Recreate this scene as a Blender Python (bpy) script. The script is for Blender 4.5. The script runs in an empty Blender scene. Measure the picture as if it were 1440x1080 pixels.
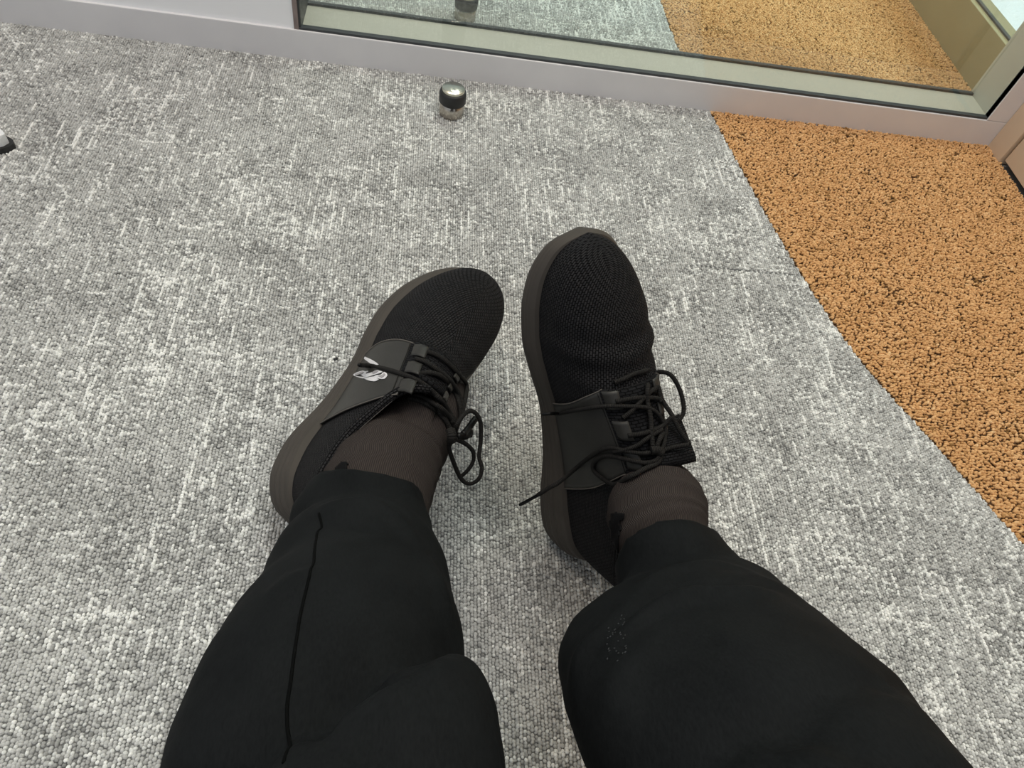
import bpy, bmesh, math
import numpy as np
from mathutils import Vector, Matrix
from mathutils.bvhtree import BVHTree

# ------------------------------------------------------------------ camera
CAMH = 0.62
FPX = 1000.0
CR = np.array([0.98704302, -0.03488217, 0.15661837])
CU = np.array([-0.06137289, 0.81978788, 0.56936912])
CF = np.array([0.14825468, 0.57160394, -0.80702508])
CAM = np.array([0, 0, CAMH])
scene = bpy.context.scene
cd = bpy.data.cameras.new('camera')
cam = bpy.data.objects.new('camera', cd)
scene.collection.objects.link(cam)
cd.sensor_width = 36.0
cd.lens = FPX / 1440 * 36.0
cd.clip_start = 0.01
cam.matrix_world = Matrix(((CR[0], CU[0], -CF[0], CAM[0]), (CR[1], CU[1], -CF[1], CAM[1]),
                           (CR[2], CU[2], -CF[2], CAM[2]), (0, 0, 0, 1)))
scene.camera = cam

# ------------------------------------------------------------------ light
world = bpy.data.worlds.new('world')
scene.world = world
world.use_nodes = True
bg = world.node_tree.nodes['Background']
bg.inputs[0].default_value = (0.90, 0.95, 1.0, 1)
bg.inputs[1].default_value = 0.72


def area(name, loc, target, sx, sy, power, col):
    l = bpy.data.lights.new(name, 'AREA')
    l.shape = 'RECTANGLE'
    l.size, l.size_y, l.energy, l.color = sx, sy, power, col
    o = bpy.data.objects.new(name, l)
    scene.collection.objects.link(o)
    o.location = loc
    o.rotation_euler = (Vector(target) - Vector(loc)).to_track_quat('-Z', 'Y').to_euler()
    return o


area('ceiling_light_warm', (-0.6, 1.0, 2.7), (-0.4, 0.8, 0), 1.2, 0.6, 34, (1.0, 0.85, 0.68))
area('ceiling_light_room', (0.6, 0.8, 2.7), (0.5, 0.7, 0), 1.2, 0.6, 32, (1.0, 0.97, 0.93))
area('window_daylight', (3.4, 0.2, 1.9), (0.2, 0.6, 0.1), 2.4, 1.6, 225, (0.72, 0.87, 1.0))
area('ceiling_light_far', (0.6, 2.3, 2.7), (0.6, 1.9, 0), 1.2, 0.6, 52, (1.0, 0.95, 0.86))
vs = scene.view_settings
vs.view_transform = 'Standard'
vs.look = 'None'
vs.gamma = 1.0
vs.use_curve_mapping = False
vs.exposure = -0.22

# ------------------------------------------------------------------ helpers
COL = scene.collection
rng = np.random.default_rng(7)


def at(x, y, d):
    """point seen at photo pixel x,y at distance d along the view axis"""
    return CAM + d * (CF + (x - 720) / FPX * CR - (y - 540) / FPX * CU)


def srgb(r, g, b):
    f = lambda c: c / 12.92 if c <= .04045 else ((c + .055) / 1.055) ** 2.4
    return (f(r / 255), f(g / 255), f(b / 255), 1)


class NT:
    def __init__(s, name, rough=.6, col=(.5, .5, .5, 1), metal=0., spec=.5, sheen=0.):
        s.m = bpy.data.materials.new(name)
        s.m.use_nodes = True
        s.t = s.m.node_tree
        s.b = s.t.nodes['Principled BSDF']
        s.b.inputs['Base Color'].default_value = col
        s.b.inputs['Roughness'].default_value = rough
        s.b.inputs['Metallic'].default_value = metal
        s.b.inputs['Specular IOR Level'].default_value = spec
        if sheen:
            s.b.inputs['Sheen Weight'].default_value = sheen
            s.b.inputs['Sheen Roughness'].default_value = .5

    def n(s, t, ins=None, **kw):
        nd = s.t.nodes.new(t)
        for k, v in kw.items():
            setattr(nd, k, v)
        for k, v in (ins or {}).items():
            if isinstance(v, tuple) and len(v) == 2 and hasattr(v[0], 'outputs'):
                s.t.links.new(v[0].outputs[v[1]], nd.inputs[k])
            else:
                nd.inputs[k].default_value = v
        return nd

    def link(s, a, ao, b, bi):
        s.t.links.new(a.outputs[ao], b.inputs[bi])

    def ramp(s, src, so, stops):
        r = s.n('ShaderNodeValToRGB')
        s.link(src, so, r, 0)
        e = r.color_ramp.elements
        while len(e) < len(stops):
            e.new(.5)
        for i, (p, c) in enumerate(stops):
            e[i].position = p
            e[i].color = c
        return r

    def bump(s, src, so, strength, dist):
        b = s.n('ShaderNodeBump', {'Strength': strength, 'Distance': dist})
        s.link(src, so, b, 'Height')
        s.link(b, 0, s.b, 'Normal')
        return b


def noise_mat(name, c0, c1, scale, rough=.6, bump=.0, dist=.001, metal=0., spec=.5, sheen=0., detail=4):
    m = NT(name, rough, c0, metal, spec, sheen)
    tc = m.n('ShaderNodeTexCoord')
    nz = m.n('ShaderNodeTexNoise', {'Scale': scale, 'Detail': detail})
    m.link(tc, 'Object', nz, 0)
    r = m.ramp(nz, 0, [(.3, c0), (.7, c1)])
    m.link(r, 0, m.b, 'Base Color')
    if bump:
        m.bump(nz, 0, bump, dist)
    return m.m


def mesh(name, verts, faces, mat, parent=None, uv=None, smooth=True):
    me = bpy.data.meshes.new(name)
    me.from_pydata([tuple(map(float, v)) for v in verts], [], [tuple(int(i) for i in f) for f in faces])
    if uv is not None:
        l = me.uv_layers.new(name='UVMap')
        li = np.zeros(len(me.loops), dtype=np.int32)
        me.loops.foreach_get('vertex_index', li)
        l.data.foreach_set('uv', np.asarray(uv, dtype=np.float32)[li].ravel())
    if smooth:
        me.polygons.foreach_set('use_smooth', [True] * len(me.polygons))
    me.materials.append(mat)
    me.update()
    o = bpy.data.objects.new(name, me)
    COL.objects.link(o)
    if parent:
        o.parent = parent
    return o


def fixn(o):
    bm = bmesh.new()
    bm.from_mesh(o.data)
    bmesh.ops.remove_doubles(bm, verts=bm.verts, dist=2e-6)
    bmesh.ops.recalc_face_normals(bm, faces=bm.faces)
    bm.to_mesh(o.data)
    bm.free()
    o.data.update()
    return o


def bbox(name, x0, x1, y0, y1, z0, z1, mat, parent=None, bev=.0):
    bm = bmesh.new()
    bmesh.ops.create_cube(bm, size=1)
    for v in bm.verts:
        v.co = Vector(((x0 + x1) / 2 + v.co.x * (x1 - x0), (y0 + y1) / 2 + v.co.y * (y1 - y0), (z0 + z1) / 2 + v.co.z * (z1 - z0)))
    if bev:
        bmesh.ops.bevel(bm, geom=bm.edges[:], offset=bev, segments=2, affect='EDGES', profile=.6)
    me = bpy.data.meshes.new(name)
    bm.to_mesh(me)
    bm.free()
    me.materials.append(mat)
    o = bpy.data.objects.new(name, me)
    COL.objects.link(o)
    if parent:
        o.parent = parent
    return o


def grid_faces(n, m, closed=False):
    f = []
    for i in range(n - 1):
        for j in range(m if closed else m - 1):
            k = (j + 1) % m
            f.append((i * m + j, i * m + k, (i + 1) * m + k, (i + 1) * m + j))
    return f


def catmull(P, n=8):
    P = [np.array(p, float) for p in P]
    Q = [2 * P[0] - P[1]] + P + [2 * P[-1] - P[-2]]
    out = []
    for i in range(1, len(Q) - 2):
        for k in range(n):
            t = k / n
            a, b, c, d = Q[i - 1], Q[i], Q[i + 1], Q[i + 2]
            out.append(.5 * (2 * b + (c - a) * t + (2 * a - 5 * b + 4 * c - d) * t * t + (3 * b - a - 3 * c + d) * t ** 3))
    out.append(P[-1])
    return np.array(out)


def tube_geo(P, r, m=8, flat=1.0):
    """tube along polyline, returns verts, faces, uv ; r scalar or list"""
    P = np.asarray(P, float)
    n = len(P)
    R_ = np.full(n, r) if np.isscalar(r) else np.asarray(r)
    T = np.gradient(P, axis=0)
    T /= np.maximum(np.linalg.norm(T, axis=1), 1e-9)[:, None]
    a = np.array([0, 0, 1.]) if abs(T[0][2]) < .9 else np.array([1., 0, 0])
    N = np.cross(T[0], a)
    N /= np.linalg.norm(N)
    V = []
    uv = []
    l = np.concatenate([[0], np.cumsum(np.linalg.norm(np.diff(P, axis=0), axis=1))])
    for i in range(n):
        N = N - T[i] * (N @ T[i])
        N /= max(np.linalg.norm(N), 1e-9)
        B = np.cross(T[i], N)
        for j in range(m):
            an = 2 * math.pi * j / m
            V.append(P[i] + R_[i] * (math.cos(an) * N + flat * math.sin(an) * B))
            uv.append((j / m, l[i]))
    F = grid_faces(n, m, True)
    F.append(tuple(range(m))[::-1])
    F.append(tuple((n - 1) * m + j for j in range(m)))
    return V, F, uv


def join_geo(gs):
    V = []
    F = []
    U = []
    for v, f, u in gs:
        k = len(V)
        V += list(v)
        F += [tuple(i + k for i in q) for q in f]
        U += list(u)
    return V, F, U


def empty(name, loc=(0, 0, 0)):
    o = bpy.data.objects.new(name, None)
    COL.objects.link(o)
    o.location = loc
    o.empty_display_size = .05
    return o


def tag(o, label=None, cat=None, group=None, kind=None):
    if label: o['label'] = label
    if cat: o['category'] = cat
    if group: o['group'] = group
    if kind: o['kind'] = kind
    return o


def ip(xs, ys):
    xs = np.array(xs, float)
    ys = np.array(ys, float)
    h = np.diff(xs)
    d = np.diff(ys) / h
    m = np.zeros(len(xs))
    for i in range(1, len(xs) - 1):
        if d[i - 1] * d[i] > 0:
            w1 = 2 * h[i] + h[i - 1]
            w2 = h[i] + 2 * h[i - 1]
            m[i] = (w1 + w2) / (w1 / d[i - 1] + w2 / d[i])
    m[0] = d[0]
    m[-1] = d[-1]

    def f(x):
        x = np.clip(x, xs[0], xs[-1])
        i = np.clip(np.searchsorted(xs, x) - 1, 0, len(xs) - 2)
        t = (x - xs[i]) / h[i]
        return ((1 + 2 * t) * (1 - t) ** 2 * ys[i] + t * (1 - t) ** 2 * h[i] * m[i] + t * t * (3 - 2 * t) * ys[i + 1] + t * t * (t - 1) * h[i] * m[i + 1])
    return f


# ------------------------------------------------------------------ materials
M = {}
M['rail'] = noise_mat('satin_rail_paint', srgb(220, 218, 220), srgb(226, 224, 225), 14, rough=.33, spec=.5)
M['channel'] = noise_mat('beige_channel_paint', srgb(206, 202, 188), srgb(212, 208, 194), 9, rough=.45)
M['gasket'] = noise_mat('dark_rubber_gasket', srgb(52, 56, 58), srgb(62, 66, 68), 60, rough=.5)
M['white'] = noise_mat('white_panel_paint', srgb(250, 250, 252), srgb(254, 254, 255), 5, rough=.4)
M['trimbrown'] = noise_mat('brown_edge_trim', srgb(120, 106, 104), srgb(140, 126, 122), 40, rough=.45)
M['beige'] = noise_mat('beige_laminate', srgb(206, 184, 158), srgb(214, 193, 168), 12, rough=.45)
M['olive'] = noise_mat('far_frame_reflected_tint', srgb(158, 148, 112), srgb(166, 156, 120), 12, rough=.45)  # olive puts the tinted reflection on this rail into its base colour
M['steel'] = noise_mat('brushed_steel', srgb(158, 152, 144), srgb(184, 178, 170), 300, rough=.18, metal=1.)
M['rubber'] = noise_mat('black_rubber', srgb(26, 26, 27), srgb(34, 34, 35), 200, rough=.55)
M['backing'] = noise_mat('carpet_backing_grey', srgb(120, 121, 120), srgb(136, 137, 136), 400, rough=.95)
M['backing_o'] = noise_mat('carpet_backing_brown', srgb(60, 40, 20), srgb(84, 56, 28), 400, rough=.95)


def glass_mat():
    m = NT('tinted_pane_glass')
    t = m.t
    for n_ in list(t.nodes):
        if n_.type == 'BSDF_PRINCIPLED':
            t.nodes.remove(n_)
    out = [n_ for n_ in t.nodes if n_.type == 'OUTPUT_MATERIAL'][0]
    tr = m.n('ShaderNodeBsdfTransparent', {0: (.92, .945, .93, 1)})
    gl = m.n('ShaderNodeBsdfGlossy', {'Color': (1, 1, 1, 1), 'Roughness': .01})
    fr = m.n('ShaderNodeFresnel', {'IOR': 1.5})
    mx = m.n('ShaderNodeMixShader')
    gm = m.n('ShaderNodeNewGeometry')
    fm = m.n('ShaderNodeMath', {0: 1.0}, operation='SUBTRACT')
    m.link(gm, 'Backfacing', fm, 1)
    f2 = m.n('ShaderNodeMath', operation='MULTIPLY')
    m.link(fr, 0, f2, 0)
    m.link(fm, 0, f2, 1)
    f3 = m.n('ShaderNodeMath', {1: 1.8}, operation='MULTIPLY')
    m.link(f2, 0, f3, 0)
    m.link(f3, 0, mx, 0)
    m.link(tr, 0, mx, 1)
    m.link(gl, 0, mx, 2)
    m.link(mx, 0, out, 0)
    return m.m


M['glass'] = glass_mat()


def loop_mat(name, stops, rough=.85):
    m = NT(name, rough, spec=.15)
    a = m.n('ShaderNodeAttribute', attribute_type='INSTANCER', attribute_name='fleck')
    r = m.ramp(a, 'Fac', stops)
    tc = m.n('ShaderNodeNewGeometry')
    nz = m.n('ShaderNodeTexNoise', {'Scale': 1400., 'Detail': 2.})
    m.link(tc, 'Position', nz, 0)
    mx = m.n('ShaderNodeMix', data_type='RGBA', blend_type='MULTIPLY')
    mx.inputs[0].default_value = .5
    r2 = m.ramp(nz, 0, [(.25, (.55, .55, .55, 1)), (.7, (1.1, 1.1, 1.1, 1))])
    m.link(r, 0, mx, 6)
    m.link(r2, 0, mx, 7)
    m.link(mx, 2, m.b, 'Base Color')
    return m.m


M['loop_grey'] = loop_mat('grey_loop_yarn', [(0., srgb(138, 138, 136)), (.3, srgb(186, 186, 183)), (.62, srgb(206, 206, 203)), (.75, srgb(224, 225, 221)), (1., srgb(246, 246, 242))])
M['loop_orange'] = loop_mat('ochre_loop_yarn', [(0., srgb(80, 60, 36)), (.12, srgb(160, 120, 74)), (.3, srgb(208, 160, 108)), (.7, srgb(222, 176, 124)), (1., srgb(236, 196, 146))])

# ------------------------------------------------------------------ floor and carpet
YW = 0.999      # room face of the partition
XR = 0.958      # room face of the right hand wall
bnd = ip([-.6, 0, .273, .378, .523, .652, .732, .838, .996, 1.164, 1.338, 1.9],
         [1.12, .79, .658, .610, .545, .5115, .496, .479, .4563, .434, .427, .43])


def pile_group(name, mat, sx, sy, sz):
    g = bpy.data.node_groups.new(name, 'GeometryNodeTree')
    g.interface.new_socket(name='Geometry', in_out='INPUT', socket_type='NodeSocketGeometry')
    g.interface.new_socket(name='Geometry', in_out='OUTPUT', socket_type='NodeSocketGeometry')
    N = g.nodes.new
    L_ = g.links.new
    i = N('NodeGroupInput')
    o = N('NodeGroupOutput')
    ico = N('GeometryNodeMeshIcoSphere')
    ico.inputs['Radius'].default_value = 1.0
    ico.inputs['Subdivisions'].default_value = 2
    tf = N('GeometryNodeTransform')
    tf.inputs['Scale'].default_value = (sx, sy, sz)
    sm = N('GeometryNodeSetShadeSmooth')
    mt = N('GeometryNodeSetMaterial')
    mt.inputs['Material'].default_value = mat
    iop = N('GeometryNodeInstanceOnPoints')
    ra = N('GeometryNodeInputNamedAttribute')
    ra.data_type = 'FLOAT_VECTOR'
    ra.inputs['Name'].default_value = 'rot'
    sa = N('GeometryNodeInputNamedAttribute')
    sa.data_type = 'FLOAT_VECTOR'
    sa.inputs['Name'].default_value = 'scl'
    e2 = N('FunctionNodeEulerToRotation')
    L_(ico.outputs[0], tf.inputs[0])
    L_(tf.outputs[0], sm.inputs[0])
    L_(sm.outputs[0], mt.inputs[0])
    L_(i.outputs[0], iop.inputs['Points'])
    L_(mt.outputs[0], iop.inputs['Instance'])
    L_(ra.outputs[0], e2.inputs[0])
    L_(e2.outputs[0], iop.inputs['Rotation'])
    L_(sa.outputs[0], iop.inputs['Scale'])
    L_(iop.outputs[0], o.inputs[0])
    return g


def pile(name, pts, fleck, rot, scl, group, mat, parent):
    me = bpy.data.meshes.new(name)
    me.vertices.add(len(pts))
    me.vertices.foreach_set('co', np.asarray(pts, np.float32).ravel())
    a = me.attributes.new('fleck', 'FLOAT', 'POINT')
    a.data.foreach_set('value', np.asarray(fleck, np.float32))
    for n_, v in (('rot', rot), ('scl', scl)):
        a = me.attributes.new(n_, 'FLOAT_VECTOR', 'POINT')
        a.data.foreach_set('vector', np.asarray(v, np.float32).ravel())
    me.materials.append(mat)
    o = bpy.data.objects.new(name, me)
    COL.objects.link(o)
    md = o.modifiers.new('pile', 'NODES')
    md.node_group = group
    o.parent = parent
    o['kind'] = 'stuff'
    return o


def gsm(a, s, ax):
    """gaussian smoothing along one axis, kept at unit variance"""
    n = a.shape[ax]
    w = np.exp(-2 * (math.pi * s * np.fft.rfftfreq(n)) ** 2)
    sh = [1, 1]
    sh[ax] = len(w)
    r = np.fft.irfft(np.fft.rfft(a, axis=ax) * w.reshape(sh), n, axis=ax)
    return r / r.std()


def lowf(shape, cell):
    a = gsm(gsm(rng.standard_normal(shape), cell, 0), cell, 1)
    return a / a.std()


GG = pile_group('grey_pile', M['loop_grey'], .00163, .00178, .0019)
GO = pile_group('ochre_pile', M['loop_orange'], .0027, .0016, .0021)
floor = bbox('floor', -1.6, 1.6, -1.0, 2.4, -.05, -.006, M['backing'])
tag(floor, 'office floor laid with grey and ochre loop carpet', kind='structure')

PX, PY = .00305, .0029


FX0, FY0 = -1.145, -.354
FN, FM = int(2.6 / PX), int(2.5 / PY)


def fleck_field():
    """heather of the yarn: short pale runs along and across the rows"""
    sh = (FN, FM)
    r = lambda: rng.standard_normal(sh)
    sc = np.maximum(np.maximum(gsm(r(), 3.2, 1), gsm(r(), 6, 1) * .9), gsm(r(), 2.6, 0) * .92) + .22 * lowf(sh, 5) + .2 * lowf(sh, 16) + .68 * r()
    th = np.quantile(sc, .82)
    g = np.clip(.36 + .15 * r() + .06 * lowf(sh, 4), .0, .62)  # random yarn tone, spread wider to colour in shade between loops
    w = np.clip((sc - th) / 1.1 + .15, 0, 1)
    return np.where(sc > th, .66 + .34 * w, g)


FLECK = fleck_field()


def grey_tile(x0, x1, y0, y1):
    ys = np.linspace(y0 + .0004, y1 - .0004, 14)
    xr = np.minimum(x1 - .0004, np.array([float(bnd(v)) for v in ys]) - .0006)
    if xr.max() < x0 + .01:
        return
    xr = np.maximum(xr, x0 + .001)
    n = len(ys)
    V = []
    for z in (-.0062, -.0024):
        V += [(x0 + .0004, y, z) for y in ys] + [(x, y, z) for x, y in zip(xr, ys)]
    F = []
    for i in range(n - 1):
        F.append((2 * n + i, 3 * n + i, 3 * n + i + 1, 2 * n + i + 1))
        F.append((i, i + 1, n + i + 1, n + i))
        F.append((i, 2 * n + i, 2 * n + i + 1, i + 1))
        F.append((n + i, n + i + 1, 3 * n + i + 1, 3 * n + i))
    F += [(0, n, 3 * n, 2 * n), (n - 1, 3 * n - 1, 4 * n - 1, 2 * n - 1)]
    t = mesh('carpet_tile', V, F, M['backing'], floor, smooth=False)
    t['label'] = 'heathered grey loop carpet tile with white flecks'
    gp = .0011 if (x0 > .3 and abs(y1 - .646) < .01) else .0002
    i0, i1 = round((x0 - FX0) / PX), round((x1 - FX0) / PX)
    j0, j1 = round((y0 - FY0) / PY), round((y1 - FY0) / PY)
    nx, ny = i1 - i0, j1 - j0
    fl = FLECK[i0:i1, j0:j1]
    gx, gy = np.meshgrid(x0 + (np.arange(nx) + .5) * (x1 - x0) / nx, y0 + (np.arange(ny) + .5) * (y1 - y0) / ny, indexing='ij')
    gy = gy + (np.arange(nx) % 2)[:, None] * .5 * PY
    gx = gx + rng.normal(0, .00022, gx.shape)
    gy = gy + rng.normal(0, .00042, gx.shape)
    ok = (gx < np.array(bnd(gy.ravel())).reshape(gy.shape) - .0005) & (gy < (y1 - gp if gp > .001 else y1 + PY))
    k = ok.sum()
    gz = -.0019 + rng.normal(0, .00022, k) + .0003 * (fl[ok] > .65)
    P = np.stack([gx[ok], gy[ok], gz], 1)
    rot = np.stack([rng.normal(.25, .3, k), rng.normal(0, .25, k), rng.normal(0, .35, k)], 1)
    s = rng.normal(1, .09, k)
    scl = np.stack([s * rng.normal(1, .08, k), s * rng.normal(1.05, .12, k), s], 1)
    pile('loop_pile', P, fl[ok], rot, scl, GG, M['loop_grey'], t)


ysm = [-.354, .146, .646, YW + .004]
for y0, y1 in zip(ysm[:-1], ysm[1:]):
    for x0 in (-1.145, -.645, -.145, .355, .855):
        if y0 < 0 and x0 < -1: continue
        grey_tile(x0, x0 + .5, y0, y1)
for y0, y1 in ((1.085, 1.585), (1.585, 2.085)):
    for x0 in (-.645, -.145, .355):
        grey_tile(x0, x0 + .5, y0, y1)


def ochre(y0, y1, x1):
    ys = np.linspace(y0, y1, 24)
    xl = np.array([float(bnd(v)) for v in ys])
    n = len(ys)
    V = []
    for z in (-.0062, -.0034):
        V += [(x, y, z) for x, y in zip(xl, ys)] + [(x1, y, z) for y in ys]
    F = []
    for i in range(n - 1):
        F.append((2 * n + i, 3 * n + i, 3 * n + i + 1, 2 * n + i + 1))
        F.append((i, 2 * n + i, 2 * n + i + 1, i + 1))
    t = mesh('carpet_inlay', V, F, M['backing_o'], floor, smooth=False)
    t['label'] = 'ochre tufted carpet with dark gaps cut to a curved edge'
    p, q = .0042, .0034
    nx = int((x1 - .40) / p)
    ny = int((y1 - y0) / q)
    gx, gy = np.meshgrid(.40 + (np.arange(nx) + .5) * p, y0 + (np.arange(ny) + .5) * q, indexing='ij')
    gx = gx + (np.arange(ny) % 2)[None, :] * .5 * p + rng.normal(0, .0009, gx.shape)
    gy = gy + rng.normal(0, .0007, gx.shape)
    L1 = lowf((nx, ny), 3)
    fl = np.clip(.52 + .16 * rng.standard_normal((nx, ny)) + .05 * L1, .1, 1)
    gap = (L1 + 1.1 * rng.standard_normal((nx, ny)))
    fl = np.where(gap > 2.9, .1, fl)
    ok = (gx > np.array(bnd(gy.ravel())).reshape(gy.shape) + .0012) & (gap < 3.6) & (gx < x1 - .002)
    k = ok.sum()
    P = np.stack([gx[ok], gy[ok], -.0019 + rng.normal(0, .0005, k)], 1)
    rot = np.stack([rng.normal(0, .3, k), rng.normal(0, .3, k), rng.normal(-.05, .5, k)], 1)
    s = rng.normal(1, .13, k)
    scl = np.stack([s * rng.normal(1, .15, k), s * rng.normal(1, .12, k), s], 1)
    pile('tuft_pile', P, fl[ok], rot, scl, GO, M['loop_orange'], t)


ochre(-.2, YW + .004, XR + .004)
ochre(1.085, 2.09, 1.03)

# ------------------------------------------------------------------ partition wall and glazing
RH = .0437
XG = -.180      # left end of the glazing
wb = bbox('wall_back', -1.6, XG - .006, YW + .004, YW + .10, RH - .01, 2.6, M['white'])
tag(wb, 'white wall panel above the rail left of the glazing', kind='structure')
rail = bbox('baseboard_back', -1.6, XR - .0, YW, YW + .012, -.005, RH, M['rail'], bev=.0012)
tag(rail, 'pale satin metal bottom rail along the partition', kind='structure')
win = empty('window_1', (XG, YW, 0))
tag(win, 'double glazed office partition window with beige channel', kind='structure')


def wpart(name, x0, x1, y0, y1, z0, z1, mat, bev=0., parent=win):
    o = bbox(name, x0, x1, y0, y1, z0, z1, mat, None, bev)
    o.parent = parent
    o.matrix_parent_inverse = Matrix.Translation(parent.location).inverted()
    return o


XJ = .9205      # glazing side of the right jamb
wpart('bottom_channel', XG, XJ + .03, YW + .011, YW + .0845, -.004, RH - .002, M['channel'])
wpart('jamb_channel', XJ + .0085, XJ + .036, YW + .0125, YW + .0845, RH - .002, 2.6, M['channel'])
wpart('jamb_face', XJ, XR + .0, YW, YW + .012, RH + .0004, 2.6, M['rail'], .0008)
wpart('gasket', XG, XJ, YW + .0024, YW + .0110, RH - .0005, RH + .0036, M['gasket'], .0006)
wpart('gasket', XG, XJ + .008, YW + .0745, YW + .082, RH - .002, RH + .0016, M['gasket'])
wpart('jamb_gasket', XJ, XJ + .0086, YW + .0024, YW + .0122, RH, 2.6, M['gasket'])
wpart('edge_trim', XG - .0065, XG, YW + .002, YW + .03, RH - .001, 2.6, M['trimbrown'])
wpart('edge_gasket', XG, XG + .003, YW + .004, YW + .0845, RH - .001, 2.6, M['gasket'])
wpart('pane', XG, XJ + .004, YW + .0075, YW + .0115, RH, 2.6, M['glass'])
wpart('pane', XG, XJ + .008, YW + .077, YW + .081, RH, 2.6, M['glass'])

# right hand wall: frame jamb, then the door leaf with a shadow gap
tr = bbox('trim_1', XR - .002, XR + .06, YW - .043, YW - .0008, -.004, 2.6, M['beige'], bev=.0008)
tag(tr, 'beige door frame post in the corner', kind='structure')
dr = bbox('door_1', XR + .003, XR + .045, YW - .95, YW - .047, .006, 2.1, M['beige'], bev=.0008)
tag(dr, 'beige door leaf hung just above the ochre carpet', kind='structure')
wr = bbox('wall_right', XR + .046, XR + .12, -1.0, YW - .0435, -.005, 2.6, M['backing_o'])  # dark brown colours in the shade of the gap around the door
tag(wr, 'wall behind the door leaf coloured dark for the shadow gap', kind='structure')

# far side: glazed return wall with its own base rail
XF = 1.003
fr = empty('window_2', (XF, 1.3, 0))
tag(fr, 'glazed side wall of the next room with base rail coloured olive for its tinted reflection', kind='structure')
wpart('base_rail', XF, XF + .05, 1.085, 2.4, -.005, .088, M['olive'], .001, parent=fr)
wpart('gasket', XF + .012, XF + .020, 1.085, 2.4, .0865, .091, M['gasket'], parent=fr)
wpart('pane', XF + .014, XF + .018, 1.085, 2.4, .088, 2.6, M['glass'], parent=fr)
fo = bbox('wall_far', XF + .05, XF + .9, 1.085, 2.4, -.05, .03, M['white'])
tag(fo, 'pale surface beyond the far side glazing', kind='structure')


# ------------------------------------------------------------------ door stops
def lathe(name, prof, mat, parent, seg=40):
    V = []
    for r, z in prof:
        for j in range(seg):
            a = 2 * math.pi * j / seg
            V.append((r * math.cos(a), r * math.sin(a), z))
    F = grid_faces(len(prof), seg, True)
    F.append(tuple(range(seg))[::-1])
    F.append(tuple((len(prof) - 1) * seg + j for j in range(seg)))
    o = fixn(mesh(name, V, F, mat, parent))
    return o


def cap_mat():
    m = NT('spun_steel_cap', .22, srgb(206, 204, 190), 1.0)
    m.b.inputs['Anisotropic'].default_value = .85
    tg = m.n('ShaderNodeTangent', direction_type='RADIAL', axis='Z')
    m.link(tg, 0, m.b, 'Tangent')
    return m.m


M['cap'] = cap_mat()


def door_stop(x, y, label):
    e = empty('door_stop', (x, y, 0))
    lathe('base', [(.0, -.003), (.0174, -.003), (.0176, -.0015), (.0176, .019), (.0170, .0195), (0, .0195)], M['steel'], e)
    lathe('rubber_ring', [(.010, .0185), (.0180, .0185), (.0190, .0198), (.0192, .030), (.0186, .0345), (.0172, .036), (.010, .036)], M['rubber'], e)
    lathe('cap', [(.0, .030), (.0160, .030), (.0160, .0392), (.0155, .0400), (.0, .0402)], M['cap'], e)
    tag(e, label, 'door stop', 'steel floor door stops')
    return e


door_stop(.0415, .9115, 'steel floor door stop with black rubber ring on the grey carpet before the rail')
door_stop(.0605, 1.178, 'steel floor door stop with black rubber ring behind the glass')

# ------------------------------------------------------------------ white furniture foot at the left edge
st = empty('stool_base', (-.80, .72, 0))
tag(st, 'white rounded furniture foot with black glide at the left edge', 'furniture foot')
M['whitemetal'] = noise_mat('white_powder_coat', srgb(226, 228, 228), srgb(236, 238, 238), 30, rough=.4)
tip = np.array([-.484, .7400])
for k in range(4):
    a0 = math.atan2(tip[1] - .72, tip[0] + .80) + k * math.pi / 2
    Lg = .3175
    V = []
    sec = [(0.03, .016, .045), (.12, .016, .036), (.22, .0155, .027), (.27, .0180, .0225), (.29, .0168, .021), (.304, .0130, .020), (.3135, .0070, .0195), (Lg, .0008, .019)]
    ca, sa = math.cos(a0), math.sin(a0)
    for r, w, zt in sec:
        for u, z in ((-1, .006), (-1, zt - .003), (-.8, zt), (.8, zt), (1, zt - .003), (1, .006)):
            V.append((r * ca - u * w * sa, r * sa + u * w * ca, z))
    F = grid_faces(len(sec), 6, True) + [tuple(range(6))[::-1], tuple((len(sec) - 1) * 6 + j for j in range(6))]
    leg = fixn(mesh('leg', V, F, M['whitemetal'], st, smooth=False))
    g = []
    for r, w in ((.24, .0180), (.275, .0195), (.296, .0180), (.311, .0130), (.3195, .007), (.3225, .001)):
        for u, z in ((-1, -.002), (-1, .0065), (1, .0065), (1, -.002)):
            g.append((r * ca - u * w * sa, r * sa + u * w * ca, z))
    F = grid_faces(6, 4, True) + [(3, 2, 1, 0), (20, 21, 22, 23)]
    gl = fixn(mesh('glide', g, F, M['rubber'], leg, smooth=False))
    v, f, u = tube_geo([(.3035 * ca, .3035 * sa, .0195), (.3095 * ca, .3095 * sa, .0197)], .0009, 6)
    mesh('screw_slot', v, f, M['rubber'], leg, uv=u)
lathe('column', [(.0, .01), (.034, .01), (.034, .05), (.02, .06), (.02, .40), (0, .40)], M['whitemetal'], st)

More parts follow.
